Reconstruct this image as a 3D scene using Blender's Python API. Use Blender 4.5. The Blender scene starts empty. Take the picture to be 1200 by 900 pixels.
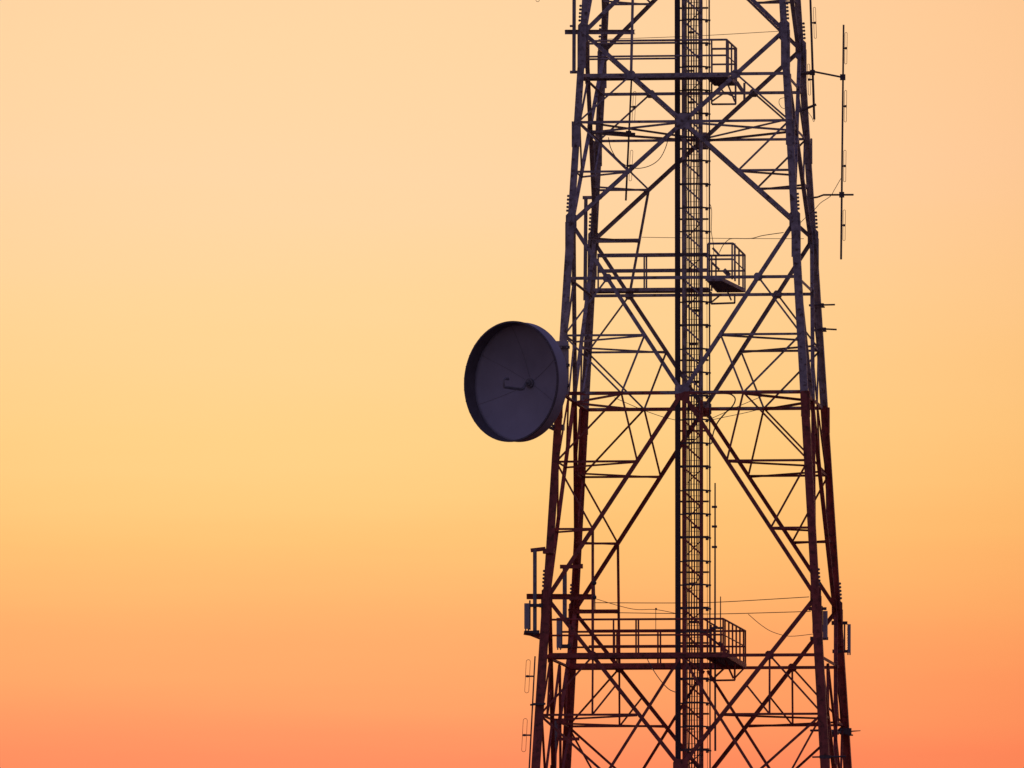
import bpy, bmesh, math, random
from mathutils import Vector, Matrix
random.seed(7)
R = math.radians
scene = bpy.context.scene

# ------------------------------------------------------------------ camera
F = 14000.0                      # focal length in pixels of a 1200 px wide frame (420 mm lens)
HORIZ = 1428.8                   # picture row of the true horizon
CAMZ = 1.7
PITCH = math.atan((HORIZ - 450) / F)
cp, sp = math.cos(PITCH), math.sin(PITCH)
cam = bpy.data.cameras.new('camera')
cam.sensor_width = 36.0
cam.lens = F * 36.0 / 1200.0
cam.clip_start, cam.clip_end = 1.0, 60000.0
co = bpy.data.objects.new('camera', cam)
scene.collection.objects.link(co)
co.location = (0, 0, CAMZ)
co.rotation_euler = (R(90) + PITCH, 0, 0)
scene.camera = co

# ------------------------------------------------------------------ sky
SUN_EL, SUN_AZ = R(1.2), R(-6.0)       # azimuth measured from +Y towards +X
world = bpy.data.worlds.new('World')
scene.world = world
world.use_nodes = True
nt = world.node_tree
nt.nodes.clear()
def N(t, **kw):
    n = nt.nodes.new(t)
    for k, v in kw.items(): setattr(n, k, v)
    return n
def LK(a, b): nt.links.new(a, b)
def M(op, a, b=None, clamp=False):
    n = N('ShaderNodeMath', operation=op); n.use_clamp = clamp
    for i, v in enumerate((a, b)):
        if v is None: continue
        if isinstance(v, (int, float)): n.inputs[i].default_value = v
        else: LK(v, n.inputs[i])
    return n.outputs[0]
def lin(c):
    c = c / 255.0
    return c / 12.92 if c <= 0.04045 else ((c + 0.055) / 1.055) ** 2.4
out = N('ShaderNodeOutputWorld')
tc = N('ShaderNodeTexCoord')
sepd = N('ShaderNodeSeparateXYZ'); LK(tc.outputs['Generated'], sepd.inputs[0])
dx, dy, dz = sepd.outputs
el = M('ARCSINE', dz)
az = M('ARCTAN2', dx, dy)
# thin uneven dust layers: slow, strongly flattened noise that bends the bands of the afterglow
mp = N('ShaderNodeMapping'); mp.inputs['Scale'].default_value = (14, 14, 150)
LK(tc.outputs['Generated'], mp.inputs[0])
nz = N('ShaderNodeTexNoise'); nz.inputs['Scale'].default_value = 1.0; nz.inputs['Detail'].default_value = 5.0
LK(mp.outputs[0], nz.inputs['Vector'])
wob = M('MULTIPLY', M('SUBTRACT', nz.outputs[0], 0.5), 0.0062)
azr = M('SUBTRACT', az, -0.0200)                       # bearing from the middle of the afterglow
az2 = M('MULTIPLY', azr, azr)
bend = M('MULTIPLY', M('MINIMUM', az2, 0.02), 0.4)      # bands dip away from it
e2 = M('SUBTRACT', M('ADD', el, wob), bend)
def el_of(y): return (HORIZ - y) / F
STOPS = [(1428, (150, 62, 66)), (1100, (214, 92, 84)), (900, (255, 146, 99)), (875, (255, 152, 101)), (800, (255, 168, 106)), (715, (255, 183, 112)),
         (640, (255, 198, 120)), (580, (255, 206, 129)), (515, (255, 211, 137)), (440, (255, 213, 145)), (365, (255, 215, 153)), (215, (255, 216, 167)), (60, (255, 216, 165)), (-400, (250, 208, 164))]
EMAX = 0.14
ramp = N('ShaderNodeValToRGB')
LK(M('DIVIDE', e2, EMAX, True), ramp.inputs[0])
cr = ramp.color_ramp
cr.interpolation = 'LINEAR'
while len(cr.elements) < len(STOPS): cr.elements.new(0.5)
for e, (y, c) in zip(cr.elements, STOPS): e.position = max(0, min(1, el_of(y) / EMAX))
for e, (y, c) in zip(cr.elements, STOPS): e.color = (lin(c[0]) * 1.04, lin(c[1]), lin(c[2]), 1)
fall = M('SUBTRACT', 1.0, M('MULTIPLY', M('MINIMUM', az2, 0.0045), 38.0))     # glow fades with bearing
glow = N('ShaderNodeMixRGB', blend_type='MULTIPLY'); glow.inputs[0].default_value = 1
LK(ramp.outputs[0], glow.inputs[1])
cmb = N('ShaderNodeCombineColor')
LK(M('ADD', M('MULTIPLY', fall, 0.3), 0.7), cmb.inputs[0]); LK(fall, cmb.inputs[1]); LK(M('SUBTRACT', M('MULTIPLY', fall, 1.4), 0.4), cmb.inputs[2])
LK(cmb.outputs[0], glow.inputs[2])
# the rest of the dome: dusk sky
sky = N('ShaderNodeTexSky', sky_type='NISHITA')
sky.sun_disc = False
sky.sun_elevation = SUN_EL
sky.sun_rotation = SUN_AZ
sky.altitude = 100; sky.air_density = 1.0; sky.dust_density = 2.0; sky.ozone_density = 3.0
bg_sky = N('ShaderNodeBackground'); LK(sky.outputs[0], bg_sky.inputs[0]); bg_sky.inputs[1].default_value = 0.15
# pink belt of dusk on the side away from the sunset, violet overhead
belt = N('ShaderNodeValToRGB'); LK(M('DIVIDE', el, R(90), True), belt.inputs[0])
belt.color_ramp.elements.new(.3)
belt.color_ramp.elements[0].color = (.125, .048, .06, 1); belt.color_ramp.elements[0].position = 0
belt.color_ramp.elements[1].color = (.075, .036, .075, 1); belt.color_ramp.elements[1].position = .3
belt.color_ramp.elements[2].color = (.05, .04, .155, 1); belt.color_ramp.elements[2].position = 1
bg_belt = N('ShaderNodeBackground'); LK(belt.outputs[0], bg_belt.inputs[0]); bg_belt.inputs[1].default_value = 1.0
dome = N('ShaderNodeAddShader'); LK(bg_sky.outputs[0], dome.inputs[0]); LK(bg_belt.outputs[0], dome.inputs[1])
bg_glow = N('ShaderNodeBackground'); LK(glow.outputs[0], bg_glow.inputs[0]); bg_glow.inputs[1].default_value = 1.0
wa = N('ShaderNodeMapRange', interpolation_type='SMOOTHSTEP'); LK(M('ABSOLUTE', az), wa.inputs[0])
wa.inputs[1].default_value = R(8); wa.inputs[2].default_value = R(55); wa.inputs[3].default_value = 1; wa.inputs[4].default_value = 0
we = N('ShaderNodeMapRange', interpolation_type='SMOOTHSTEP'); LK(el, we.inputs[0])
we.inputs[1].default_value = R(8); we.inputs[2].default_value = R(28); we.inputs[3].default_value = 1; we.inputs[4].default_value = 0
mixs = N('ShaderNodeMixShader')
LK(M('MULTIPLY', wa.outputs[0], we.outputs[0]), mixs.inputs[0])
LK(dome.outputs[0], mixs.inputs[1]); LK(bg_glow.outputs[0], mixs.inputs[2])
LK(mixs.outputs[0], out.inputs[0])

# ------------------------------------------------------------------ sun (almost set, behind the tower)
sl = bpy.data.lights.new('sun', 'SUN'); sl.energy = 1.0; sl.angle = R(0.5); sl.color = (1.0, 0.55, 0.25)
so = bpy.data.objects.new('sun', sl); scene.collection.objects.link(so)
sd = Vector((math.sin(SUN_AZ) * math.cos(SUN_EL), math.cos(SUN_AZ) * math.cos(SUN_EL), math.sin(SUN_EL)))
so.rotation_euler = sd.to_track_quat('Z', 'Y').to_euler()
so.location = (0, 0, 200)

vs = scene.view_settings
vs.view_transform = 'Standard'; vs.look = 'None'; vs.exposure = 0; vs.gamma = 1; vs.use_curve_mapping = False

# ------------------------------------------------------------------ geometry of the site
D = F / 37.6
CX, TH = 5.663, -0.1063
ct, st = math.cos(TH), math.sin(TH)
ZT, ZB = CAMZ + HORIZ / 37.6, CAMZ + (HORIZ - 900) / 37.6     # heights at picture rows 0 and 900
W0, W1 = 6.1154, 8.9188
ROOT = Vector((CX, D, 0.0))
def hw(z): return 0.5 * (W0 + (W1 - W0) * (ZT - z) / (ZT - ZB))
def T(lx, ly, z): return Vector((CX + lx * ct - ly * st, D + lx * st + ly * ct, z))
NX, NY = Vector((ct, st, 0)), Vector((-st, ct, 0))
def ray(px, py):
    return Vector((0, cp, sp)) * F + Vector((1, 0, 0)) * (px - 600) + Vector((0, -sp, cp)) * (450 - py)
O = Vector((0, 0, CAMZ))
def L(px, py, ly):
    """point on the vertical plane at tower depth ly that stands at this bearing and height"""
    r = ray(px, py)
    p0 = T(0, ly, 0)
    t = (p0 - O).dot(NY) / r.dot(NY)
    return O + r * t
def lxy(p):
    d = p - Vector((CX, D, 0)); return d.dot(NX), d.dot(NY)
def lx_of(px, py, ly): return lxy(L(px, py, ly))[0]
_LEG = {'A': (687, -.0665), 'C': (918, .0535)}
def LV(py):
    """height of the level whose near face crosses the middle column at row py"""
    z = CAMZ + (HORIZ - py) / 37.6
    for _ in range(6): z = L(800, py, -hw(z)).z
    return z
PX = 1 / 37.6

# ------------------------------------------------------------------ materials
def mat(name, base, rough=0.6, metal=0.0, vary=0.25, scale=3.0, rust=0.0, band=None):
    m = bpy.data.materials.new(name); m.use_nodes = True
    t = m.node_tree; b = t.nodes['Principled BSDF']
    def n(k): return t.nodes.new(k)
    tcn = n('ShaderNodeNewGeometry')
    no = n('ShaderNodeTexNoise'); no.inputs['Scale'].default_value = scale; no.inputs['Detail'].default_value = 6
    t.links.new(tcn.outputs['Position'], no.inputs['Vector'])
    rp = n('ShaderNodeValToRGB')
    rp.color_ramp.elements[0].position = 0.3; rp.color_ramp.elements[1].position = 0.7
    rp.color_ramp.elements[0].color = tuple(c * (1 - vary) for c in base) + (1,)
    rp.color_ramp.elements[1].color = tuple(min(1, c * (1 + vary * .5)) for c in base) + (1,)
    t.links.new(no.outputs[0], rp.inputs[0])
    col = rp.outputs[0]
    if band:
        c2, z0, z1 = band
        sx = n('ShaderNodeSeparateXYZ'); t.links.new(tcn.outputs['Position'], sx.inputs[0])
        g = n('ShaderNodeMath'); g.operation = 'GREATER_THAN'; nb = n('ShaderNodeTexNoise'); nb.inputs['Scale'].default_value = 1.6; nb.inputs['Detail'].default_value = 5; t.links.new(tcn.outputs['Position'], nb.inputs['Vector'])
        mz = n('ShaderNodeMath'); mz.operation = 'MULTIPLY_ADD'; t.links.new(nb.outputs[0], mz.inputs[0]); mz.inputs[1].default_value = .5; t.links.new(sx.outputs[2], mz.inputs[2])
        z0 += .25; z1 += .25
        t.links.new(mz.outputs[0], g.inputs[0]); g.inputs[1].default_value = z0
        l = n('ShaderNodeMath'); l.operation = 'LESS_THAN'; t.links.new(mz.outputs[0], l.inputs[0]); l.inputs[1].default_value = z1
        a = n('ShaderNodeMath'); a.operation = 'MULTIPLY'; t.links.new(g.outputs[0], a.inputs[0]); t.links.new(l.outputs[0], a.inputs[1])
        rp2 = n('ShaderNodeValToRGB')
        rp2.color_ramp.elements[0].position = 0.3; rp2.color_ramp.elements[1].position = 0.7
        rp2.color_ramp.elements[0].color = tuple(c * (1 - vary) for c in c2) + (1,)
        rp2.color_ramp.elements[1].color = tuple(min(1, c * (1 + vary * .5)) for c in c2) + (1,)
        t.links.new(no.outputs[0], rp2.inputs[0])
        mx = n('ShaderNodeMixRGB'); t.links.new(a.outputs[0], mx.inputs[0]); t.links.new(col, mx.inputs[1]); t.links.new(rp2.outputs[0], mx.inputs[2])
        col = mx.outputs[0]
    if rust:
        n2 = n('ShaderNodeTexNoise'); n2.inputs['Scale'].default_value = 7.0; n2.inputs['Detail'].default_value = 8
        t.links.new(tcn.outputs['Position'], n2.inputs['Vector'])
        r2 = n('ShaderNodeValToRGB'); r2.color_ramp.elements[0].position = 0.54; r2.color_ramp.elements[1].position = 0.70
        r2.color_ramp.elements[1].color = (rust, rust, rust, 1)
        t.links.new(n2.outputs[0], r2.inputs[0])
        mx = n('ShaderNodeMixRGB'); t.links.new(r2.outputs[0], mx.inputs[0]); t.links.new(col, mx.inputs[1])
        mx.inputs[2].default_value = (.10, .035, .015, 1); col = mx.outputs[0]
    t.links.new(col, b.inputs['Base Color'])
    b.inputs['Roughness'].default_value = rough; b.inputs['Metallic'].default_value = metal
    return m
ZRED = LV(459)
PAINT = mat('aviation_paint', (.52, .46, .45), .6, 0, .42, 5.0, .85, band=((.52, .12, .085), LV(1340), ZRED))
GALV = mat('galvanised_steel', (.34, .34, .35), .5, .3, .25, 4, .4)
DARKST = mat('dark_painted_steel', (.16, .13, .13), .6, 0, .3, 4, .5)
WHITE = mat('dish_enamel', (.51, .50, .55), .55, 0, .14, .9)
SEAM = mat('dish_seam_sealant', (.3, .29, .3), .7, 0, .1)
SHROUD = mat('absorber_lining', (.19, .17, .18), .9, 0, .2, 3)
FIBRE = mat('antenna_fibreglass', (.46, .46, .48), .45, 0, .08, 2)
RUBBER = mat('cable_rubber', (.09, .075, .08), .6, 0, .2)
REDCAB = mat('red_cable_sheath', (.25, .04, .03), .6, 0, .2)
COPPER = mat('copper_dipole_tube', (.55, .28, .16), .45, .6, .2, 6)
GROUNDM = mat('dry_earth', (.15, .07, .05), .95, 0, .4, .05)
CONC = mat('concrete', (.32, .31, .29), .9, 0, .2, 1.5)

# ------------------------------------------------------------------ mesh helpers
def link(name, bm, m, parent=None, smooth=False):
    me = bpy.data.meshes.new(name)
    org = ROOT if parent is None else Vector(parent['_org'])
    bmesh.ops.translate(bm, verts=bm.verts, vec=-org)
    bmesh.ops.recalc_face_normals(bm, faces=bm.faces)
    if smooth:
        for f in bm.faces: f.smooth = True
    bm.to_mesh(me); bm.free()
    me.materials.append(m)
    o = bpy.data.objects.new(name, me); scene.collection.objects.link(o)
    if parent is not None:
        o.parent = parent
        o['_org'] = tuple(org)
    else:
        o.location = org; o['_org'] = tuple(org)
    return o
def thing(name, label, cat, org, group=None):
    o = bpy.data.objects.new(name, None); o.empty_display_size = .2
    scene.collection.objects.link(o); o.location = org
    o['_org'] = tuple(org); o['label'] = label; o['category'] = cat
    if group: o['group'] = group
    return o
def tagmesh(name, bm, m, label, cat, org, group=None, smooth=False):
    bmesh.ops.translate(bm, verts=bm.verts, vec=-Vector(org))
    bmesh.ops.recalc_face_normals(bm, faces=bm.faces)
    me = bpy.data.meshes.new(name)
    if smooth:
        for f in bm.faces: f.smooth = True
    bm.to_mesh(me); bm.free(); me.materials.append(m)
    o = bpy.data.objects.new(name, me); scene.collection.objects.link(o); o.location = org
    o['label'] = label; o['category'] = cat
    if group: o['group'] = group
    return o
def prism(bm, p0, p1, poly, ua, va):
    """extrude polygon poly (in axes ua, va) from p0 to p1"""
    a = [bm.verts.new(p0 + ua * x + va * y) for x, y in poly]
    b = [bm.verts.new(p1 + ua * x + va * y) for x, y in poly]
    n = len(poly)
    for i in range(n): bm.faces.new((a[i], a[(i + 1) % n], b[(i + 1) % n], b[i]))
    bm.faces.new(a[::-1]); bm.faces.new(b)
def axes(p0, p1, hint):
    d = (p1 - p0).normalized()
    va = hint - d * hint.dot(d)
    if va.length < 1e-4: va = d.orthogonal()
    va.normalize()
    return d.cross(va).normalized(), va
def angle(bm, p0, p1, b, t, nrm, flip=1):
    """rolled steel angle: one leg flat in the plane normal to nrm, the other standing along -nrm"""
    ua, va = axes(p0, p1, nrm)
    s = flip
    poly = [(-b / 2 * s, 0), (b / 2 * s, 0), (b / 2 * s, -t), ((-b / 2 + t) * s, -t), ((-b / 2 + t) * s, -b), (-b / 2 * s, -b)]
    prism(bm, p0, p1, poly, ua, va)
def box(bm, c, sx, sy, sz, ax=None, ay=None, az_=None):
    ax = ax or NX; ay = ay or NY; az_ = az_ or Vector((0, 0, 1))
    prism(bm, c - az_ * sz / 2, c + az_ * sz / 2, [(-sx / 2, -sy / 2), (sx / 2, -sy / 2), (sx / 2, sy / 2), (-sx / 2, sy / 2)], ax, ay)
def flat(bm, p0, p1, w, t, nrm):
    ua, va = axes(p0, p1, nrm)
    prism(bm, p0, p1, [(-w / 2, -t / 2), (w / 2, -t / 2), (w / 2, t / 2), (-w / 2, t / 2)], ua, va)
def tube(bm, pts, r, n=8):
    rings = []
    m = len(pts)
    for i, p in enumerate(pts):
        d = (pts[min(i + 1, m - 1)] - pts[max(i - 1, 0)]).normalized()
        if i == 0: ua = d.orthogonal().normalized()
        ua = (ua - d * ua.dot(d)).normalized(); va = d.cross(ua)
        rr = r[i] if isinstance(r, (list, tuple)) else r
        rings.append([bm.verts.new(p + (ua * math.cos(2 * math.pi * k / n) + va * math.sin(2 * math.pi * k / n)) * rr) for k in range(n)])
    for a, b in zip(rings, rings[1:]):
        for k in range(n): bm.faces.new((a[k], a[(k + 1) % n], b[(k + 1) % n], b[k]))
    bm.faces.new(rings[0][::-1]); bm.faces.new(rings[-1])
def spline(pts, sub=8):
    out = []
    P = [pts[0]] + list(pts) + [pts[-1]]
    for i in range(1, len(P) - 2):
        a, b, c, d = P[i - 1], P[i], P[i + 1], P[i + 2]
        for k in range(sub):
            t = k / sub
            out.append(0.5 * ((2 * b) + (c - a) * t + (2 * a - 5 * b + 4 * c - d) * t * t + (3 * b - a - 3 * c + d) * t ** 3))
    out.append(pts[-1]); return out
BM = bmesh.new

# ------------------------------------------------------------------ ground
g = BM()
gn = 24; S = 30000.0
vv = [[g.verts.new(((i / gn * 2 - 1) * S, (j / gn * 2 - 1) * S + 2000, 0)) for j in range(gn + 1)] for i in range(gn + 1)]
for i in range(gn):
    for j in range(gn): g.faces.new((vv[i][j], vv[i + 1][j], vv[i + 1][j + 1], vv[i][j + 1]))
go = tagmesh('ground', g, GROUNDM, 'dry open ground around the foot of the tower', 'ground', (0, 0, 0))
del go['category']; go['kind'] = 'structure'

# ------------------------------------------------------------------ the lattice tower
tower = thing('lattice_tower', 'tall four-legged lattice tower of angle steel, pale above and red below, braced with crossed diagonals', 'tower', ROOT)
Z = {k: LV(k) for k in (-180, -77, -19, 37, 87, 142, 200, 260, 325, 392, 460, 540, 619, 700, 768, 837, 899, 975, 1052, 1130)}
UP = Vector((0, 0, 1))
FACES = {'near': (lambda u, z: T(u * hw(z), -hw(z), z), -NY), 'far': (lambda u, z: T(u * hw(z), hw(z), z), NY),
         'left': (lambda u, z: T(-hw(z), u * hw(z), z), -NX), 'right': (lambda u, z: T(hw(z), u * hw(z), z), NX)}
def part(name, p0, p1, b, t, nrm, off=0.0, flip=1, sh=0.0):
    bm = BM()
    d = (p1 - p0).normalized()
    angle(bm, p0 + nrm * off + d * sh, p1 + nrm * off - d * sh, b, t, nrm, flip)
    return link(name, bm, PAINT, tower)
def plate(p, w, h, nrm, t=.016, m=None):
    bm = BM()
    ua = nrm.cross(UP).normalized()
    # plate with cut corners
    c = min(w, h) * .22
    poly = [(-w/2 + c, -h/2), (w/2 - c, -h/2), (w/2, -h/2 + c), (w/2, h/2 - c), (w/2 - c, h/2), (-w/2 + c, h/2), (-w/2, h/2 - c), (-w/2, -h/2 + c)]
    prism(bm, p - nrm * t / 2, p + nrm * t / 2, poly, ua, UP)
    return link('gusset_plate', bm, PAINT, tower)

# legs: heavy angle sections, corner outwards, in lifts joined at the panel nodes
NODES = [Z[-180], Z[37], Z[260], Z[700], Z[1130]]
ZTOP = Z[-180] + .6
FOOT = .35
for (sx, sy) in ((-1, -1), (1, -1), (-1, 1), (1, 1)):
    bm = BM()
    zz = [FOOT] + NODES[::-1] + [ZTOP]
    for z0, z1 in zip(zz, zz[1:]):
        b0 = .205 + .07 * (ZT - (z0 + z1) / 2) / (ZT - ZB)
        b = max(.2, b0); t = .024
        def cor(z): return T(sx * (hw(z) + b / 2), sy * (hw(z) + b / 2), z)
        p0, p1 = cor(z0), cor(z1)
        ux, uy = -NX * sx, -NY * sy
        prism(bm, p0, p1, [(0, 0), (b, 0), (b, t), (t, t), (t, b), (0, b)], ux, uy)
    leg = link('leg', bm, PAINT, tower)
    # splice plates with rows of bolts where the lifts meet
    for zn in NODES[:-1] + [Z[142], Z[460]]:
        b = .24; ls = hw(zn) + b / 2 + .035
        mid = zn in (Z[142], Z[460])
        ln = 1.15 if not mid else .8
        bm = BM(); box(bm, T(sx * ls, sy * (hw(zn) + .01), zn - ln / 2 + .02), .045, .2, ln); link('splice_plate', bm, PAINT, leg)
        bm = BM(); box(bm, T(sx * (hw(zn) + .01), sy * ls, zn - ln / 2 + .02), .2, .045, ln); link('splice_plate', bm, PAINT, leg)
        if not mid and Z[899] < zn < ZT:
            for k in range(5):
                z = zn + .38 + .115 * k
                q = T(sx * (hw(z) + .07), sy * (hw(z) + .03), z)
                bm = BM()
                tube(bm, [q, q + NX * sx * .06, q + NX * sx * .061, q + NX * sx * .095, q + NX * sx * .096, q + NX * sx * .11], [.03, .03, .04, .04, .024, .024], 6)
                link('step_bolt', bm, GALV, leg)
    fb = BM(); box(fb, T(sx * (hw(FOOT) + .1), sy * (hw(FOOT) + .1), .2), 1.0, 1.0, .4)
    link('footing', fb, CONC, tower)

def lerp(a, b, t): return a + (b - a) * t
def panel(zt, zc, zb, ups, lows, kind, full=True, red=True):
    """one crossed-brace panel on all four faces; ups/lows: sub-levels above and below the crossing"""
    pts = {}
    for fname, (P, nrm) in FACES.items():
        main_b = .125
        # two crossing diagonals
        for s in (-1, 1):
            part('diagonal_brace', P(s, zt), P(-s, zb), main_b, .014, nrm, off=.02 if s > 0 else -.012, flip=s)
        plate(P(0, zc), .46, .5, nrm)
        for s in (-1, 1):
            plate(P(s, zt) - nrm.cross(UP) * 0 , .34, .62, nrm, .018)
        if kind != 'vee': part('crossbeam', P(-1, zc), P(1, zc), .085 if kind == 'short' else .115, .011, nrm, off=-.03, sh=.08)
        def dpt(s, z):
            if z > zc: return lerp(P(s, zt), P(0, zc), (zt - z) / (zt - zc))
            return lerp(P(s, zb), P(0, zc), (z - zb) / (zc - zb))
        lv = list(ups) + list(lows)
        for i, z in enumerate(lv):
            for s in (-1, 1):
                pts[(fname, s, z)] = dpt(s, z)
            if i == 0 and full:
                part('crossbeam', P(-1, z), P(1, z), .10, .012, nrm, off=-.03, sh=.08)
                for s in (-1, 1): plate(dpt(s, z), .26, .26, nrm)
            else:
                for s in (-1, 1): part('strut', P(s, z), dpt(s, z), .07, .009, nrm, off=-.03, sh=.05)
        if not red: continue
        def br(a, b, w=.058): part('bracing_angle' if kind == 'vee' else 'secondary_brace', a, b, w, .008, nrm, off=-.035, sh=.03)
        for s in (-1, 1):
            if kind == 'short':
                br(P(s, zc), dpt(s, ups[0])); br(P(s, zc), dpt(s, lows[0]))
            else:
                q = P(s * .5, zc)
                u0, u1 = ups; l0, l1 = lows
                if kind == 'long':
                    br(P(s, u1), dpt(s, u0)); br(P(s, u1), q); br(dpt(s, u1), q)
                else:
                    part('inverted_vee_brace', P(0, u0), P(s, l1), .085, .01, nrm, off=-.035, sh=.1)
                    vp = lambda t: lerp(P(0, u0), P(s, l1), t)
                    br(dpt(s, u0), P(s, u1))
                    v = P(s, u1).lerp(dpt(s, u1), .53)
                    br(dpt(s, u0), v); br(v, lerp(dpt(s, u0), dpt(s, u1), .5))
                    br(P(s, u1), vp(.49), .075)
                    if (fname, s) in (('near', 1), ('far', -1)): br(P(s, u1), vp(.61))
                    continue
                br(q, P(s, l0)); br(q, dpt(s, l0)); br(P(s, l0), dpt(s, l1))
    # ties across the corners, in plan
    for z in list(ups)[(1 if full else 0):] + list(lows):
        for sx in (-1, 1):
            for sy, nf in ((-1, 'near'), (1, 'far')):
                a = pts[(nf, sx, z)]; b = pts[('left' if sx < 0 else 'right', sy, z)]
                part('plan_tie', a, b, .06, .008, UP, sh=.05)
    m = {f: FACES[f][0](0, zc) for f in FACES}
    if kind == 'long':
        for f in ('near', 'far'):
            for sd_, u in (('left', -.5), ('right', .5)):
                part('plan_tie', FACES[f][0](u, zc), m[sd_], .075, .009, UP, sh=.05)
    elif kind == 'short':
        for a, b in (('near', 'left'), ('left', 'far'), ('far', 'right'), ('right', 'near')):
            part('plan_tie', m[a], m[b], .07, .009, UP, sh=.1)
        for u in (-1, 1): part('plan_tie', FACES['near'][0](u, zc), m['far'], .06, .008, UP, off=.06, sh=.1)

panel(Z[-180], Z[-77], Z[37], [LV(-128)], [Z[-19]], 'short', full=False)
panel(Z[37], Z[142], Z[260], [Z[87]], [Z[200]], 'short')
panel(Z[260], Z[460], Z[700], [Z[325], Z[392]], [Z[540], Z[619]], 'long')
panel(Z[700], Z[899], Z[1130], [Z[768], Z[837]], [Z[975], Z[1052]], 'vee')
panel(Z[1130], LV(1270), FOOT, [LV(1180)], [LV(1350)], 'short', red=False)

# hangers joining the diagonals of one panel to those of the next, left half only
def hanger(fname, s, pa, za, pb, zb_, strut_z=None):
    P, nrm = FACES[fname]
    a = lerp(P(s, pa[2]), P(0, pa[1]), (za - pa[2]) / (pa[1] - pa[2]))
    b = lerp(P(s, pb[0]), P(0, pb[1]), (pb[0] - zb_) / (pb[0] - pb[1]))
    part('hanger', a, b, .085, .01, nrm, off=-.035, flip=-1)
    if strut_z:
        part('strut', P(s, strut_z), a.lerp(b, (a.z - strut_z) / (a.z - b.z)), .13, .012, nrm, off=-.05, sh=.03)
        part('strut', FACES['left'][0](.55, strut_z), a.lerp(b, (a.z - strut_z) / (a.z - b.z)), .07, .009, UP, sh=.03)
PA0, PA1, PA2, PA3 = (Z[-180], Z[-77], Z[37]), (Z[37], Z[142], Z[260]), (Z[260], Z[460], Z[700]), (Z[700], Z[899], Z[1130])
hanger('near', -1, PA0, Z[-19], PA1, Z[87])
hanger('far', -1, PA1, Z[200], PA2, Z[325], Z[260])
hanger('near', -1, PA2, Z[619], PA3, Z[768])
hanger('far', -1, PA2, Z[619], PA3, Z[768], Z[700])

# ------------------------------------------------------------------ ladder shaft up the middle
SH_LO, SH_HI = Z[1130] - 12, Z[-180]
SLY = -.28
shx = lambda px: lx_of(px, 450, SLY)
x_l, x_r = shx(801.6), shx(822.2)
shaft = thing('ladder_shaft', 'narrow vertical ladder shaft carrying cables up the middle of the lattice tower', 'ladder shaft', T(0, 0, 0))
for px, ly, w in ((801.6, SLY, .085), (822.2, SLY, .085), (800.2, .28, .05), (821.0, .28, .05)):
    bm = BM(); x = lx_of(px, 450, ly)
    box(bm, T(x, ly, (.02 + SH_HI) / 2), w, w, SH_HI - .02)
    link('post', bm, PAINT, shaft)
levels = []
y = 13.5 + .4
k0 = 14.2 - 27.72
lev = [CAMZ + (HORIZ - (14.2 + 6.9 + 27.72 * k)) / 37.6 for k in range(-2, 34)]
for z in lev:
    bm = BM()
    box(bm, T((x_l + x_r) / 2, SLY - .05, z), x_r - x_l + .06, .04, .062)
    link('crossbar', bm, DARKST, shaft)
    bm = BM()
    q0, q1 = T(x_r, SLY - .05, z), T(shx(833.2), SLY - .02, z - .03)
    flat(bm, q0, q1, .05, .05, UP)
    rb = link('rail_bracket', bm, DARKST, shaft)
    bm = BM(); box(bm, T(shx(828.5), SLY - .03, z - .05), .085, .06, .09); link('clamp', bm, DARKST, rb)
    bm = BM()
    box(bm, T(shx(797.8), SLY - .03, z - .02), .16, .05, .045)
    link('cable_clamp', bm, DARKST, shaft)
    bm = BM()
    flat(bm, T(x_l, SLY - .06, z - .04), T(x_r, SLY - .06, z - .55), .052, .012, -NY)
    link('lattice_bar', bm, PAINT, shaft)
for k in range(-2, 23):
    z = CAMZ + (HORIZ - (5.3 + 41.6 * k)) / 37.6
    bm = BM()
    box(bm, T((x_l + x_r) / 2 + .0, .26, z), x_r - x_l + .34, .035, .06)
    link('rear_crossbar', bm, DARKST, shaft)
    bm = BM()
    flat(bm, T(x_r, .24, z - .05), T(x_l + .05, .24, z - random.uniform(.5, .62)), .034, .012, -NY)
    if random.random() < .5: link('lattice_bar', bm, PAINT, shaft)
    else: bm.free()
    if random.random() < .6:
        bm = BM(); zz_ = z - random.uniform(.2, .9); box(bm, T((x_l + x_r) / 2 + random.uniform(-.12, .12), .1, zz_), random.uniform(.12, .3), .09, random.uniform(.04, .09)); link('cable_hanger', bm, DARKST, shaft)
n_r = 0
bm_rest = BM()
for k in range(-4, 72):
    z = CAMZ + (HORIZ - (-.5 + 13.86 * k)) / 37.6
    bm = BM(); tube(bm, [T(x_l, .02, z), T(x_r, .02, z)], .0085, 6); link('rung', bm, GALV, shaft)
bm_rest.free()
for px, ly in ((803.9, .02), (820.2, .02)):
    bm = BM(); x = lx_of(px, 450, ly); box(bm, T(x, ly, (.3 + SH_HI) / 2), .035, .05, SH_HI - .35); link('ladder_stile', bm, GALV, shaft)
# cables in the shaft
for px, ly, r, m in ((807.4, .12, .026, RUBBER), (810.2, .2, .022, REDCAB), (813.5, .1, .023, RUBBER), (816.6, .15, .023, RUBBER), (819.0, .18, .014, REDCAB), (805.4, .2, .012, RUBBER)):
    bm = BM(); x = lx_of(px, 450, ly)
    pts = []
    z = .1
    while z < SH_HI:
        pts.append(T(x + random.uniform(-.014, .014), ly, z)); z += .9
    tube(bm, pts, r, 6)
    o = link('riser_cable', bm, m, shaft)
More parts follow.
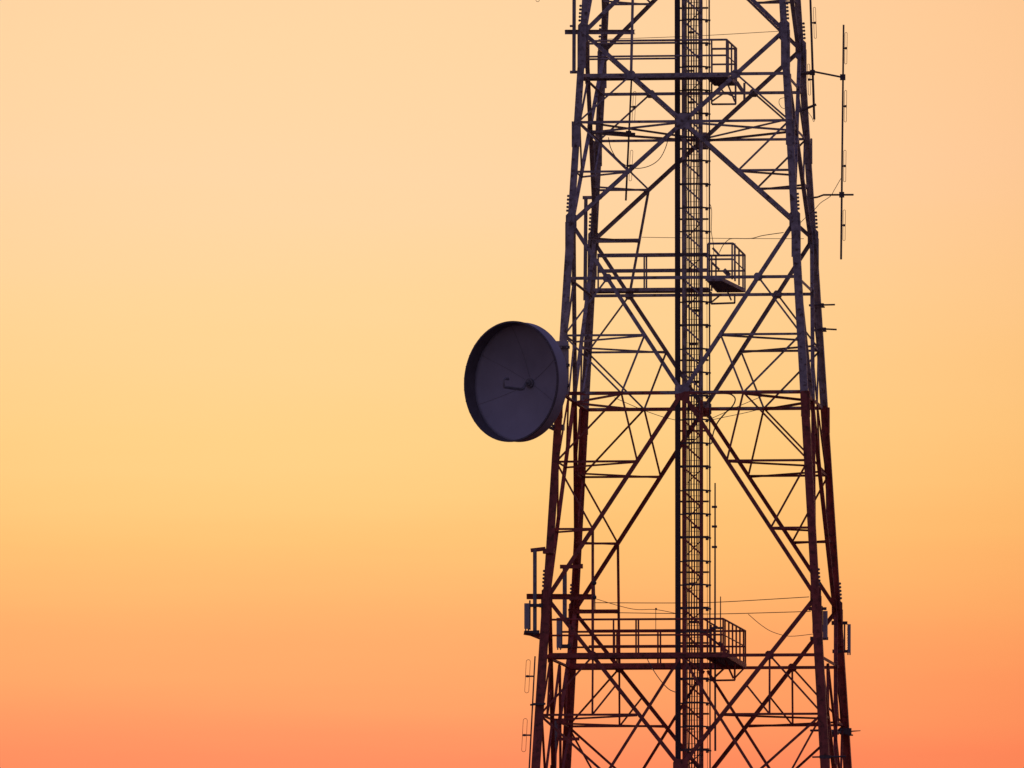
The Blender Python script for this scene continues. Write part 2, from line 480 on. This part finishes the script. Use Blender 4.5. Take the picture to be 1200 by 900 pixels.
# main feeder bundle: two waveguides side by side
for px, w in ((792.9, .05), (795.3, .06)):
    bm = BM(); x = shx(px)
    tube(bm, [T(x, SLY - .02, .1 + i * (SH_HI - .1) / 40) for i in range(41)], w, 8)
    link('waveguide', bm, RUBBER, shaft)
bm = BM(); x = shx(831.6); tube(bm, [T(x, SLY, .05), T(x, SLY, SH_HI)], .024, 6); link('guide_rail', bm, DARKST, shaft)
bm = BM(); x = shx(828.2); tube(bm, [T(x, SLY + .1, .05), T(x, SLY + .1, SH_HI)], .008, 6); link('fall_arrest_wire', bm, COPPER, shaft)

# ------------------------------------------------------------------ service platforms
def platform(label, yd, lyn, lyf, strips, rails, sides, bracket, beam=.11):
    """strips: deck rectangles (px0, px1, ly0, ly1); rails: runs of guard rail; sides: end rails across"""
    zd = L(812, yd, lyn).z
    t = thing('service_platform', label, 'platform', T(0, 0, zd), 'service platforms round the ladder shaft')
    def X(px, ly): return lxy(L(px, yd, ly))[0]
    for (a0, a1, l0, l1, b0, b1) in strips:          # px at near edge a0..a1, far edge b0..b1
        bm = BM()
        c = [T(X(a0, l0), l0, zd), T(X(a1, l0), l0, zd), T(X(b1, l1), l1, zd), T(X(b0, l1), l1, zd)]
        bot = [bm.verts.new(p - UP * .05) for p in c]; top = [bm.verts.new(p) for p in c]
        bm.faces.new(top); bm.faces.new(bot[::-1])
        for i in range(4): bm.faces.new((bot[i], bot[(i + 1) % 4], top[(i + 1) % 4], top[i]))
        dk = link('deck', bm, DARKST, t)
        for i in range(4):
            bm = BM(); flat(bm, c[i] - UP * .055, c[(i + 1) % 4] - UP * .055, .045, beam, UP); link('edge_beam', bm, PAINT, dk)
    h1, h2 = 1.06, .57
    for (px0, px1, ly, posts) in rails:
        x0, x1 = X(px0, ly), X(px1, ly)
        bm = BM(); tube(bm, [T(x0, ly, zd + h1), T(x1, ly, zd + h1)], .034, 6); rl = link('railing', bm, PAINT, t)
        bm = BM(); tube(bm, [T(x0, ly, zd + h2), T(x1, ly, zd + h2)], .031, 6); link('mid_rail', bm, PAINT, rl)
        for p in posts:
            bm = BM(); box(bm, T(X(p, ly), ly, zd + h1 / 2 - .03), .05, .05, h1 + .06); link('post', bm, PAINT, rl)
    for (pa, la, pb, lb, n) in sides:
        a, b = T(X(pa, la), la, zd), T(X(pb, lb), lb, zd)
        bm = BM(); tube(bm, [a + UP * h1, b + UP * h1], .032, 6); rl = link('railing', bm, PAINT, t)
        bm = BM(); tube(bm, [a + UP * h2, b + UP * h2], .02, 6); link('mid_rail', bm, PAINT, rl)
        for i in range(n):
            p = a.lerp(b, (i + .5) / n if n > 1 else .5)
            bm = BM(); box(bm, p + UP * (h1 / 2 - .03), .05, .05, h1 + .06); link('post', bm, PAINT, rl)
    for (p0, p1, w, ly) in bracket:
        bm = BM(); flat(bm, L(p0[0], p0[1], ly), L(p1[0], p1[1], ly), w, .04, NY); link('bracket_bar', bm, PAINT, t)
    return t
platform('topmost railed walkway, level with the highest deck box right of the ladder shaft', 86.5, -1.45, 1.45,
         [(683, 826, -1.45, -.62, 684, 827), (827, 852, -1.45, 1.45, 838, 863)],
         [(690, 851.5, -1.45, [690, 834, 851.5]), (690, 793, -.62, [690]), (834.3, 863, 1.45, [834.3, 863])],
         [(851.5, -1.45, 863, 1.45, 3)],
         [((834, 98), (834, 122), .05, 0), ((834, 122.2), (862.5, 122), .06, 0), ((862, 96), (862, 122), .06, 0), ((853, 99), (861, 119), .05, 0),
          ((834, 119), (847, 110), .05, 0), ((840, 98), (848, 108), .05, 0), ((848, 108), (862, 114), .05, 0), ((863, 96), (871, 108), .12, .4), ((872.3, 97), (872.3, 117), .07, .4)])
platform('middle railed walkway above the level of the big dish', 325.5, -2.3, 2.3,
         [(696, 829, 1.55, 2.3, 697, 832), (829, 846, -2.3, 2.3, 841, 873)],
         [(829.5, 859, -2.3, [829.5, 858, 861]), (700, 873, 2.3, [701, 755, 757.6, 834, 839, 873]), (700, 830, 1.55, [])],
         [(859, -2.3, 873, 2.3, 3)],
         [((833.4, 342), (833.4, 356), .05, .8), ((833.2, 356), (861.5, 355), .06, .8), ((861, 344), (861, 355), .05, .8), ((847, 329), (857, 352), .05, .8),
          ((834, 354), (845, 345), .05, .8), ((835, 290.5), (843, 299), .07, .3), ((834.5, 308), (843, 316), .07, .3), ((848, 316), (855, 323), .14, .3)])
platform('lowest and largest railed walkway, spanning the tower near its panel antennas', 765.5, -3.85, 3.85,
         [(645, 838, -3.85, -3.1, 648, 841), (668, 845, 3.1, 3.85, 670, 848), (826, 852, -3.85, 3.85, 848, 874)],
         [(646, 847.5, -3.85, [694.5, 719, 745.4, 748.2, 829, 847.5]), (655, 873.5, 3.85, [720, 723, 771, 774, 832, 845, 873.5]), (690, 838, 3.1, [])],
         [(847.5, -3.85, 873.5, 3.85, 6)],
         [((833, 778), (833, 797), .06, 0), ((833, 797.5), (861.5, 797), .06, 0), ((861, 778), (861, 797), .06, 0), ((848.5, 771), (859.5, 795), .06, 0),
          ((861.5, 794), (873, 782), .05, 0), ((834, 797), (851, 781), .06, 0), ((824, 725), (841, 735), .05, .5), ((824, 741), (855, 765), .07, .5), ((833.5, 732), (833.5, 764), .04, .6), ((836.5, 733), (836.5, 764), .04, .6), ((843, 752), (849, 764), .12, 1.2)], beam=.17)

# ------------------------------------------------------------------ microwave dish
DLY = -hw(LV(447)) - .35
dish_c = L(598.5, 447, DLY - .6)                 # centre of the aperture
dist = (dish_c - O).length
mpp = dist / F * 1.0
DR = 70.3 * mpp
view = (dish_c - O).normalized()
side = view.cross(UP).normalized()
ax = (Vector((-side.x, -side.y, 0)).normalized() * math.sin(R(39.3)) + Vector((-view.x, -view.y, 0)).normalized() * math.cos(R(39.3))).normalized()   # pointing out of the dish
du = UP.cross(ax).normalized(); dv = ax.cross(du).normalized()
dish = thing('dish_antenna', 'big round drum-shrouded microwave dish facing left on the tower side', 'dish antenna', dish_c)
SD = .47
def ringpts(r, back, n=96): return [dish_c - ax * back + (du * math.cos(2 * math.pi * k / n) + dv * math.sin(2 * math.pi * k / n)) * r for k in range(n)]
def lathe(bm, prof, n=96, close=False, skip=()):
    rings = [[bm.verts.new(p) for p in ringpts(r, b, n)] for r, b in prof]
    for i, (a, b) in enumerate(zip(rings, rings[1:])):
        for k in range(n):
            if (i, k) in skip: continue
            bm.faces.new((a[k], a[(k + 1) % n], b[(k + 1) % n], b[k]))
    if close:
        for k in range(n): bm.faces.new((rings[-1][k], rings[-1][(k + 1) % n], rings[0][(k + 1) % n], rings[0][k]))
    return rings
# reflector: paraboloid sheet with thickness
bm = BM(); prof = []
for i in range(19): r = (DR - .004) * (1 - i / 18); prof.append((max(r, .02), SD + .5 * (1 - (r / ((DR - .004))) ** 2)))
for i in range(19): r = (DR - .004) * i / 18; prof.append((max(r, .02), SD + .03 + .5 * (1 - (r / ((DR - .004))) ** 2)))
lathe(bm, prof, 96, True)
refl = link('reflector', bm, WHITE, dish, True)
for a in (30, 102, 150, 200, 330):
    pts = []
    for i in range(13):
        r = DR * (.1 + .87 * i / 12)
        q = (du * math.cos(R(a)) + dv * math.sin(R(a)))
        pts.append(dish_c + q * r - ax * (SD - .006 + .5 * (1 - (r / ((DR - .004))) ** 2)))
    bm = BM(); tube(bm, pts, .0055, 5); link('panel_seam', bm, SEAM, refl)
# drum shroud: outer skin and dark lining
bm = BM()
n = 192
skip = set()
lathe(bm, [(DR, SD + .03), (DR, .10), (DR, .07), (DR, 0), (DR - .012, 0), (DR - .012, .07), (DR - .012, .10), (DR - .012, SD + .03)], n, True, skip)
link('shroud', bm, WHITE, dish)
bm = BM(); lathe(bm, [(DR - .016, .004), (DR - .016, SD - .02), (DR - .03, SD - .02), (DR - .03, .004)], n, True)
link('absorber_lining', bm, SHROUD, dish)
bm = BM(); lathe(bm, [(DR + .022, -.004), (DR + .022, .05), (DR + .001, .05), (DR + .001, .001), (DR - .03, .001), (DR - .03, -.004)], 96, True)
link('rim', bm, SHROUD, dish, False)
# feed: hub, bent waveguide arm and hooked horn
hub = dish_c - ax * (SD + .47)
bm = BM(); tube(bm, [hub, hub + ax * .05, hub + ax * .051, hub + ax * .12], [.15, .15, .10, .08], 24)
fd = link('feed_hub', bm, GALV, dish)
bm = BM()
f0 = hub + ax * .1
tube(bm, [f0, f0 + ax * .1, f0 + ax * .22 - dv * .2, f0 + ax * .34 - dv * .22, f0 + ax * 1.0 - dv * .20, f0 + ax * 1.16 - dv * .2, f0 + ax * 1.18 - dv * .05, f0 + ax * 1.18 + dv * .03, f0 + ax * 1.1 + dv * .07, f0 + ax * .95 + dv * .07],
     [.04, .035, .04, .045, .045, .04, .03, .03, .04, .045], 8)
link('feed_arm', bm, GALV, fd)
# back ring, mount frame and stiffening strut
bm = BM(); lathe(bm, [(DR * .42, SD + .46), (DR * .42, SD + .62), (DR * .38, SD + .62), (DR * .38, SD + .48)], 48, True)
link('back_ring', bm, GALV, dish)
zA = L(660, 430, -hw(LV(430))).z
legA = lambda py: T(-hw(LV(py)) , -hw(LV(py)), LV(py))
bm = BM()
bk = dish_c - ax * (SD + .64)
pa = L(658.5, 432, DLY + .15)
box(bm, L(658.6, 431, DLY + .12), .40, .09, 1.66); mf = link('mount_frame', bm, WHITE, dish)
bm = BM(); box(bm, L(660.5, 431, DLY + .3), .30, .26, 1.5); link('backing_channel', bm, GALV, mf)
for s in (-.55, .0, .55):
    bm = BM(); flat(bm, bk + UP * s * .9, L(659, 431 - s * 37, DLY + .2), .14, .12, UP); link('mount_arm', bm, GALV, mf)
for a, b, r in (((641, 499.5), (651, 504), .05), ((646, 497.5), (651, 501), .04)):
    bm = BM(); tube(bm, [L(*a, DLY - .1), L(*b, DLY + .3)], r, 8); link('stay_strut', bm, GALV, dish)
for y in (407, 428, 452):
    bm = BM(); box(bm, L(661.2, y, DLY + .02), .34, .08, .09); link('leg_clamp', bm, DARKST, mf)
    for dx_ in (-3.4, 3.4):
        bm = BM(); q = L(661.2 + dx_, y, DLY - .03); tube(bm, [q, q - NY * .05], .03, 6); link('clamp_bolt', bm, GALV, mf)
for k in range(32):
    a_ = 2 * math.pi * (k + .5) / 32
    q = dish_c + (du * math.cos(a_) + dv * math.sin(a_)) * (DR + .005) + ax * .004
    bm = BM(); tube(bm, [q, q + ax * .02], .016, 6); link('rim_bolt', bm, GALV, dish)
bm = BM(); box(bm, L(654.5, 501, DLY + .33), .36, .3, .17); link('leg_clamp', bm, GALV, dish)

# ------------------------------------------------------------------ dipole arrays
def dipole(label, top, bot, ly, r, loops, arms, loopw=3.4, clamps=()):
    """top/bot: pole ends; loops: (cx_offset px, y0, y1, fine); arms: list of point chains with radius"""
    P0, P1 = L(*top, ly), L(*bot, ly)
    t = thing('dipole_antenna', label, 'antenna', P1, 'folded dipole antennas on poles')
    bm = BM(); tube(bm, [P0, P1], [r * .92, r * 1.05], 8); pole = link('pole', bm, DARKST, t)
    for (off, y0, y1, *w) in loops:
        lw = w[0] if w else loopw
        def xp(y): return top[0] + (bot[0] - top[0]) * (y - top[1]) / (bot[1] - top[1])
        pts = []
        # a closed stretched loop standing beside the pole
        n = 8
        for k in range(n + 1): a = math.pi * k / n; pts.append((off + lw / 2 * math.cos(a), y0 + lw / 2 - lw / 2 * math.sin(a)))
        for k in range(n + 1): a = math.pi + math.pi * k / n; pts.append((off + lw / 2 * math.cos(a), y1 - lw / 2 - lw / 2 * math.sin(a)))
        pts.append(pts[0])
        bm = BM(); tube(bm, [L(xp(y) + o, y, ly) for o, y in pts], .0075, 6)
        lp = link('loop', bm, COPPER, t)
        ym = (y0 + y1) / 2
        bm = BM(); tube(bm, [L(xp(ym), ym, ly), L(xp(ym) + off + (lw / 2 if off > 0 else -lw / 2) * 1.05, ym, ly)], .026, 6)
        box(bm, L(xp(ym) + off, ym, ly), .07, .06, .07)
        link('boom', bm, DARKST, lp)
    for (chain, rad) in arms:
        bm = BM(); tube(bm, [L(x, y, l) for x, y, l in chain], rad, 8); link('mounting_arm', bm, DARKST, t)
    for (x, y, w, h) in clamps:
        bm = BM(); box(bm, L(x, y, ly), w, .14, h); link('clamp', bm, DARKST, t)
    return t
HN = lambda y: hw(LV(y))
dipole('dipole antenna on the farthest right pole, held well clear of the tower on two arms', (988.6, 29), (985.6, 304), 1.2, .031,
       [(3.0, 38, 75, 2.6), (3.2, 106, 143, 2.6), (3.2, 176, 213, 2.6), (3.2, 246, 282, 2.6)],
       [([(942, 86, 3.1), (955, 84.2, 2.2), (989.5, 91, 1.2)], .03), ([(950, 232, 3.2), (958, 231, 2.5), (965, 228.4, 1.6), (1000, 228.2, 1.2)], .03)],
       clamps=[(987.6, 90.5, .16, .18), (986.4, 228.2, .15, .17)])
dipole('dipole antenna on a short leaning pole close beside the top right leg', (948.4, -40), (954.2, 140), 2.4, .036,
       [(4.4, 8.5, 45, 2.6), (-4.6, 75, 111.5, 2.6)],
       [([(938, 86, 3.1), (953, 85.2, 2.4)], .06), ([(927, 134, 2.4), (944, 127.5, 2.4), (956.5, 122.5, 2.4)], .04)],
       clamps=[(952.3, 85, .14, .16), (925.5, 133, .22, .22)])
dipole('dipole antenna on a thin hanging pole inside the top left of the tower', (740, 93), (733.4, 235), .9, .03,
       [(4.5, 107, 143.5, 3), (4.1, 176, 212, 3)],
       [([(690, 154, 1.4), (712, 154.5, 1.2), (744, 157, .9)], .04)], clamps=[(736.6, 156, .16, .14)])
dipole('dipole antenna low on the left with two long loops outside the bottom left leg', (627, 769), (620, 905), -HN(830) - .2, .024,
       [(-7.6, 773, 812, 4.8), (-7.6, 842, 881, 4.8)],
       [([(621.5, 826, -HN(830) - .2), (639, 824.5, -HN(830))], .03)], clamps=[(632, 825, .36, .06)])
dipole('dipole antenna mostly above the frame with only a loop tip showing at the top', (640, -150), (640, -5), -3.6, .03,
       [(-10, -35, 2, 4)], [([(640, -20, -3.6), (668, -12, -3.3), (686, -12, -3.1)], .035)])

# ------------------------------------------------------------------ pipe mounts, beams and panel antennas
def pipe_mount(label, parts, org, group='antenna mounting pipes'):
    t = thing('mounting_pipe', label, 'pipe mount', org, group)
    for (nm, fn) in parts:
        bm = BM(); fn(bm); link(nm, bm, GALV if nm == 'pipe' else PAINT, t)
    return t
def beam_between(a, b, w, d):
    def f(bm): 
        ua, va = axes(a, b, UP)
        t_ = .014
        prism(bm, a, b, [(-d/2, -w/2), (d/2, -w/2), (d/2, -w/2 + t_), (-d/2 + t_, -w/2 + t_), (-d/2 + t_, w/2 - t_), (d/2, w/2 - t_), (d/2, w/2), (-d/2, w/2)], ua, va)
    return f
def tb(pts, r): return lambda bm: tube(bm, pts, r, 12)
def bx(p, sx, sy, sz): return lambda bm: box(bm, p, sx, sy, sz)
l = -HN(20) - .15
pipe_mount('thick bare pipe standing outside the top left leg', [
    ('pipe', tb([L(673, -60, l), L(672.6, 84.5, l)], .058)),
    ('cross_channel', beam_between(L(662.5, 37.5, l + .1), L(744, 37.5, l + 1.2), .14, .09)),
    ('bracket', bx(L(673, 84.5, l + .1), .26, .16, .08)), ('bracket', bx(L(670.5, 30.5, l + .05), .14, .1, .06))], L(672.6, 84.5, l))
l = -HN(690) - .12
pipe_mount('thick bare pipe beside the lower left leg, behind a panel antenna', [
    ('pipe', tb([L(626.8, 644, l), L(626.8, 744, l)], .062)),
    ('cross_channel', beam_between(L(618, 699, l + .12), L(697, 699.5, l + 1.6), .17, .1)),
    ('bracket', lambda bm: (flat(bm, L(622, 645, l), L(639, 643, l + .12), .12, .07, NY), box(bm, L(643, 646, l + .1), .34, .3, .15))),
    ('bracket', lambda bm: (flat(bm, L(614, 741.5, l), L(633, 744.5, l + .1), .13, .1, NY), flat(bm, L(615, 741.5, l), L(634, 749, l + .1), .06, .1, NY)))], L(626.8, 744, l))
l = HN(690) - .9
pipe_mount('thick bare pipe on the left leg set back, at the height of the lower walkway', [
    ('pipe', tb([L(661.8, 662, l), L(661.8, 728, l)], .07)),
    ('bracket', lambda bm: (box(bm, L(669, 664, l), .68, .16, .12), box(bm, L(681, 663.5, l), .1, .2, .14)))], L(661.6, 728, l))
l = HN(290) - .6
pipe_mount('thick bare pipe on the left leg set back, above the middle walkway', [
    ('pipe', tb([L(686.6, 230, l), L(685.6, 352, l)], .06)),
    ('bracket', lambda bm: (box(bm, L(694, 231.5, l), .60, .12, .1),)), ('bracket', lambda bm: box(bm, L(690, 335, l), .3, .12, .14))], L(685.6, 352, l))

l = 0.6
pipe_mount('thick bare pipe between the two left legs at the bottom edge of the picture', [
    ('pipe', tb([L(650.5, 842, l), L(648.5, 925, l)], .085)),
    ('bracket', lambda bm: box(bm, L(657, 846, l), .5, .12, .1)), ('bracket', lambda bm: box(bm, L(662, 866, l), .9, .12, .1))], L(649, 925, l))
def panel_antenna(label, px, y0, y1, ly, w, d, rot, poles, arms, org_y):
    c0, c1 = L(px, y0, ly), L(px, y1, ly)
    t = thing('panel_antenna', label, 'antenna', c1, 'panel antennas on the lower legs')
    axx = (NX * math.cos(rot) + NY * math.sin(rot)); ayy = UP.cross(axx)
    bm = BM()
    c = .02
    prism(bm, c1, c0, [(-w/2 + c, -d/2), (w/2 - c, -d/2), (w/2, -d/2 + c), (w/2, d/2), (-w/2, d/2), (-w/2, -d/2 + c)], axx, ayy)
    ra = link('radome', bm, FIBRE, t)
    bm = BM()
    for s in (-.3, .3): tube(bm, [c1 + axx * s * w, c1 + axx * s * w - UP * .07], .022, 8)
    link('connector', bm, GALV, ra)
    if poles:
        bm = BM(); tube(bm, [L(poles[0], poles[1], ly + .1), L(poles[0], poles[2], ly + .1)], .026, 8); link('pole', bm, DARKST, t)
    for (x0, x1, y, h) in arms:
        bm = BM(); a, b = L(x0, y, ly + .06), L(x1, y, ly + .06)
        flat(bm, a, b, h, .1, NY); box(bm, a, .1, .16, h * 1.25)
        link('mounting_arm', bm, DARKST, t)
    return t
l = -HN(720) - .1
panel_antenna('panel antenna outermost on the left, in front of the bare pipe', 617.6, 707, 737, l - .15, .145, .1, .5, (620.9, 703.5, 738), [(634, 619, 709.5, .1), (630, 615, 740.5, .08)], 737)
panel_antenna('panel antenna between the two left legs, above the walkway end', 655.2, 724, 759, HN(740) - 1.2, .15, .1, .3, (658.2, 720, 760), [(666, 654, 726, .1), (667, 654, 757, .1)], 759)
panel_antenna('pale panel antenna between the two right legs', 967.0, 716, 747.5, -HN(730) + .5, .13, .1, -.25, (963.2, 710, 749), [(949.5, 968.5, 713.3, .09), (951.5, 970.5, 748.3, .09)], 747)
panel_antenna('dark panel antenna outermost on the right leg', 994.9, 731.5, 765, HN(750) + .1, .11, .1, .1, (989.7, 732, 762), [(976.5, 993, 730, .1), (977.5, 995, 763.3, .09)], 765)

# ------------------------------------------------------------------ bare stand-off arms and whips
def standoff(label, pts, r, extra):
    t = thing('standoff_arm', label, 'mounting arm', pts[0], 'empty stand-off arms')
    bm = BM(); tube(bm, pts, r, 8); link('arm', bm, DARKST, t)
    for (p, sx, sz) in extra:
        bm = BM(); box(bm, p, sx, .2, sz); link('clamp', bm, DARKST, t)
    return t
l = HN(370) - .1
standoff('upper of two empty stubs on the right leg beside the middle walkway', [L(948, 357.6, l), L(962, 357.4, l), L(978.5, 357, l)], .027, [(L(950, 357.8, l), .1, .06), (L(963.5, 357, l), .1, .08), (L(964.5, 359.8, l), .1, .04)])
standoff('lower of two empty stubs on the right leg beside the middle walkway', [L(951, 387, l), L(964, 385.4, l), L(980.5, 386.2, l)], .027, [(L(953, 387, l), .1, .07), (L(966, 385.4, l), .1, .08), (L(966.5, 388, l), .1, .04)])
l = HN(857) - .1
standoff('empty stub at the foot of the picture reaching right from the outer right leg', [L(950, 856, -HN(857)), L(960, 856, -HN(857) + .3), L(985, 858.5, l), L(1000, 856.8, l), L(1008.5, 856.3, l)], [.035, .035, .045, .02, .012], [(L(991, 857, l), .36, .2), (L(996.5, 861.5, l), .16, .04), (L(975, 858, l - .3), .42, .16)])
standoff('thin horizontal stub across the two right legs at the very bottom of the picture', [L(952, 887.2, -HN(887) - .15), L(985, 886.6, -HN(887) + .2), L(991, 886.5, -HN(887) + .3)], .026, [(L(967, 887, -HN(887) - .05), .34, .1)])
def whip(label, x, y0, y1, r, ly, clamp):
    t = thing('whip_antenna', label, 'antenna', L(x, y1, ly), 'thin whip antennas by the ladder shaft')
    bm = BM(); tube(bm, [L(x, y1, ly), L(x - .3, (y0 + y1) / 2, ly), L(x - .2, y0, ly)], [r * 1.25, r * 1.1, r * .85], 8); link('whip', bm, DARKST, t)
    for y in clamp:
        bm = BM(); box(bm, L(x - 1, y, ly), .16, .09, .07); link('clamp', bm, DARKST, t)
whip('long thin whip antenna just right of the ladder shaft, passing the lowest walkway', 838.2, 566, 880, .026, -.5, (594, 617, 641, 736))
whip('short thin whip antenna on the railing of the lowest walkway', 844.6, 699, 757, .017, -2.2, (736,))

# ------------------------------------------------------------------ loose cables and lifelines
def cable(label, pts, r, m=RUBBER, group='loose cables and wires on the tower', name='cable', cat='cable'):
    P = [L(x, y, l) for x, y, l in pts]
    bm = BM(); tube(bm, spline(P, 6) if len(P) > 2 else P, r, 6)
    return tagmesh(name, bm, m, label, cat, P[0], group, True)
cable('straight thin wire crossing just above the topmost walkway', [(708, 46, .5), (812, 42.3, 0), (914, 36.5, -.5)], .009)
cable('straight thin wire crossing above the middle walkway to the right leg', [(752, 278, 1.5), (845, 279.3, 2), (942, 279.8, 3)], .009)
cable('slack cable drooping over the rail of the middle walkway toward the right leg', [(843, 296, 0), (847, 288, 0), (853, 281.5, 0), (859, 279.5, -.3), (880, 279.4, -1), (894, 276, -1.8), (918, 272.5, -3)], .012)
cable('upper of two straight wires above the lowest walkway', [(697, 706.3, .8), (790, 706.6, 0), (845, 705.5, 0), (948, 699.5, -2)], .012)
cable('lower of two straight wires above the lowest walkway', [(722, 718, 1), (790, 719, 0), (845, 719.4, 0), (950, 716.5, -2)], .012)
cable('slack cable sagging right of the lowest walkway box', [(877, 719.8, 0), (890, 731, -.5), (903, 739.5, -1), (918, 744.5, -1.5), (930, 745.5, -2), (953, 743, -3)], .01)
cable('slack cable dipping between the upper left bracing and the shaft', [(713, 161, 0), (716, 174, 0), (724, 187, 0), (736, 195, 0), (748, 197.3, 0), (762, 194, 0), (773, 186, 0), (780, 173, 0), (783.5, 160, 0)], .0125)
cable('slack cable hanging from the lowest walkway toward the shaft', [(757, 769, 2.9), (763, 781, 2.2), (773, 796, 1.2), (783, 807, .4), (791, 811, -.2)], .014)
cable('slack thick cable looping below the red crossbeam right of the shaft', [(846, 461, -1), (856, 462, -1), (861.5, 467, -1), (859, 475, -1), (850, 484, -.8), (841, 495, -.6), (836, 507, -.4), (834, 520, -.3)], .022)
cable('thin wire slanting up right from the shaft above the second crossbeam', [(830, 492, 0), (848, 484, 0), (868, 475, .5), (893, 464.5, 1.2)], .010)
cable('thin wire slanting up right from the shaft below the second crossbeam', [(826, 494, 0), (848, 489, .5), (870, 484.5, 1), (893, 479, 2)], .010)
cable('thin wire slanting down from the left bracing to the shaft below the red crossbeam', [(720, 466, 0), (750, 479, 0), (775, 488, 0), (793, 492.5, 0)], .010)
cable('thin cable drooping from the left leg to a post on the lowest walkway', [(693, 700, .8), (722, 709, .5), (745, 714.2, 0), (768, 714.3, 0), (793, 719, 0)], .010)
cable('thin cable hanging down to the middle walkway beside the shaft', [(831.5, 238, 0), (834, 247, 0), (833.6, 270, 0), (836, 287, 0), (836.5, 300, 0)], .010)
cable('thin coax running from the far right pole to the right legs', [(985.5, 209, 1.2), (978, 222, 1.2), (973, 230, 1.4), (962, 237.5, 2), (954, 246, 2.6), (944, 255, 2.8), (937, 262, 2.9)], .010)
cable('thin coax looping beside the top right leg', [(919, 114.5, -1), (914, 116, -1), (913, 121, -1), (916, 126, -1), (920, 127.5, -1.5)], .009)
cable('thin coax bowed off the lower end of the leaning right pole', [(946, 130, 2.4), (951, 137, 2.4), (953.5, 142.5, 2.4), (955, 139, 2.4)], .008)
# hanging sensor between two isolators, left leg by the lower mount
t = thing('isolator_string', 'two round isolators strung one above the other right of the left leg', 'isolator', L(697, 715, -4.6))
bm = BM(); tube(bm, [L(696.2, 677, -4.6), L(696.6, 683, -4.6), L(697.2, 714.5, -4.6)], .018, 6); link('rod', bm, DARKST, t)
for y in (683.2, 699.8):
    bm = BM(); bmesh.ops.create_uvsphere(bm, u_segments=14, v_segments=10, radius=.072, matrix=Matrix.Translation(L(696.4, y, -4.6))); link('isolator', bm, RUBBER, t, True)
# small lamp on a wire above the lowest walkway
t = thing('obstruction_lamp', 'tiny lamp on a thin stem between the wires above the lowest walkway', 'lamp', L(768.5, 738, 3.85))
bm = BM(); tube(bm, [L(768.5, 738, 3.85), L(768.5, 714, 3.85)], .01, 6); link('stem', bm, DARKST, t)
bm = BM(); tube(bm, [L(768.8, 714.5, 3.85), L(768.8, 712.5, 3.85)], [.035, .03], 8); link('lamp_head', bm, DARKST, t)

for o in scene.objects:
    if '_org' in o: del o['_org']
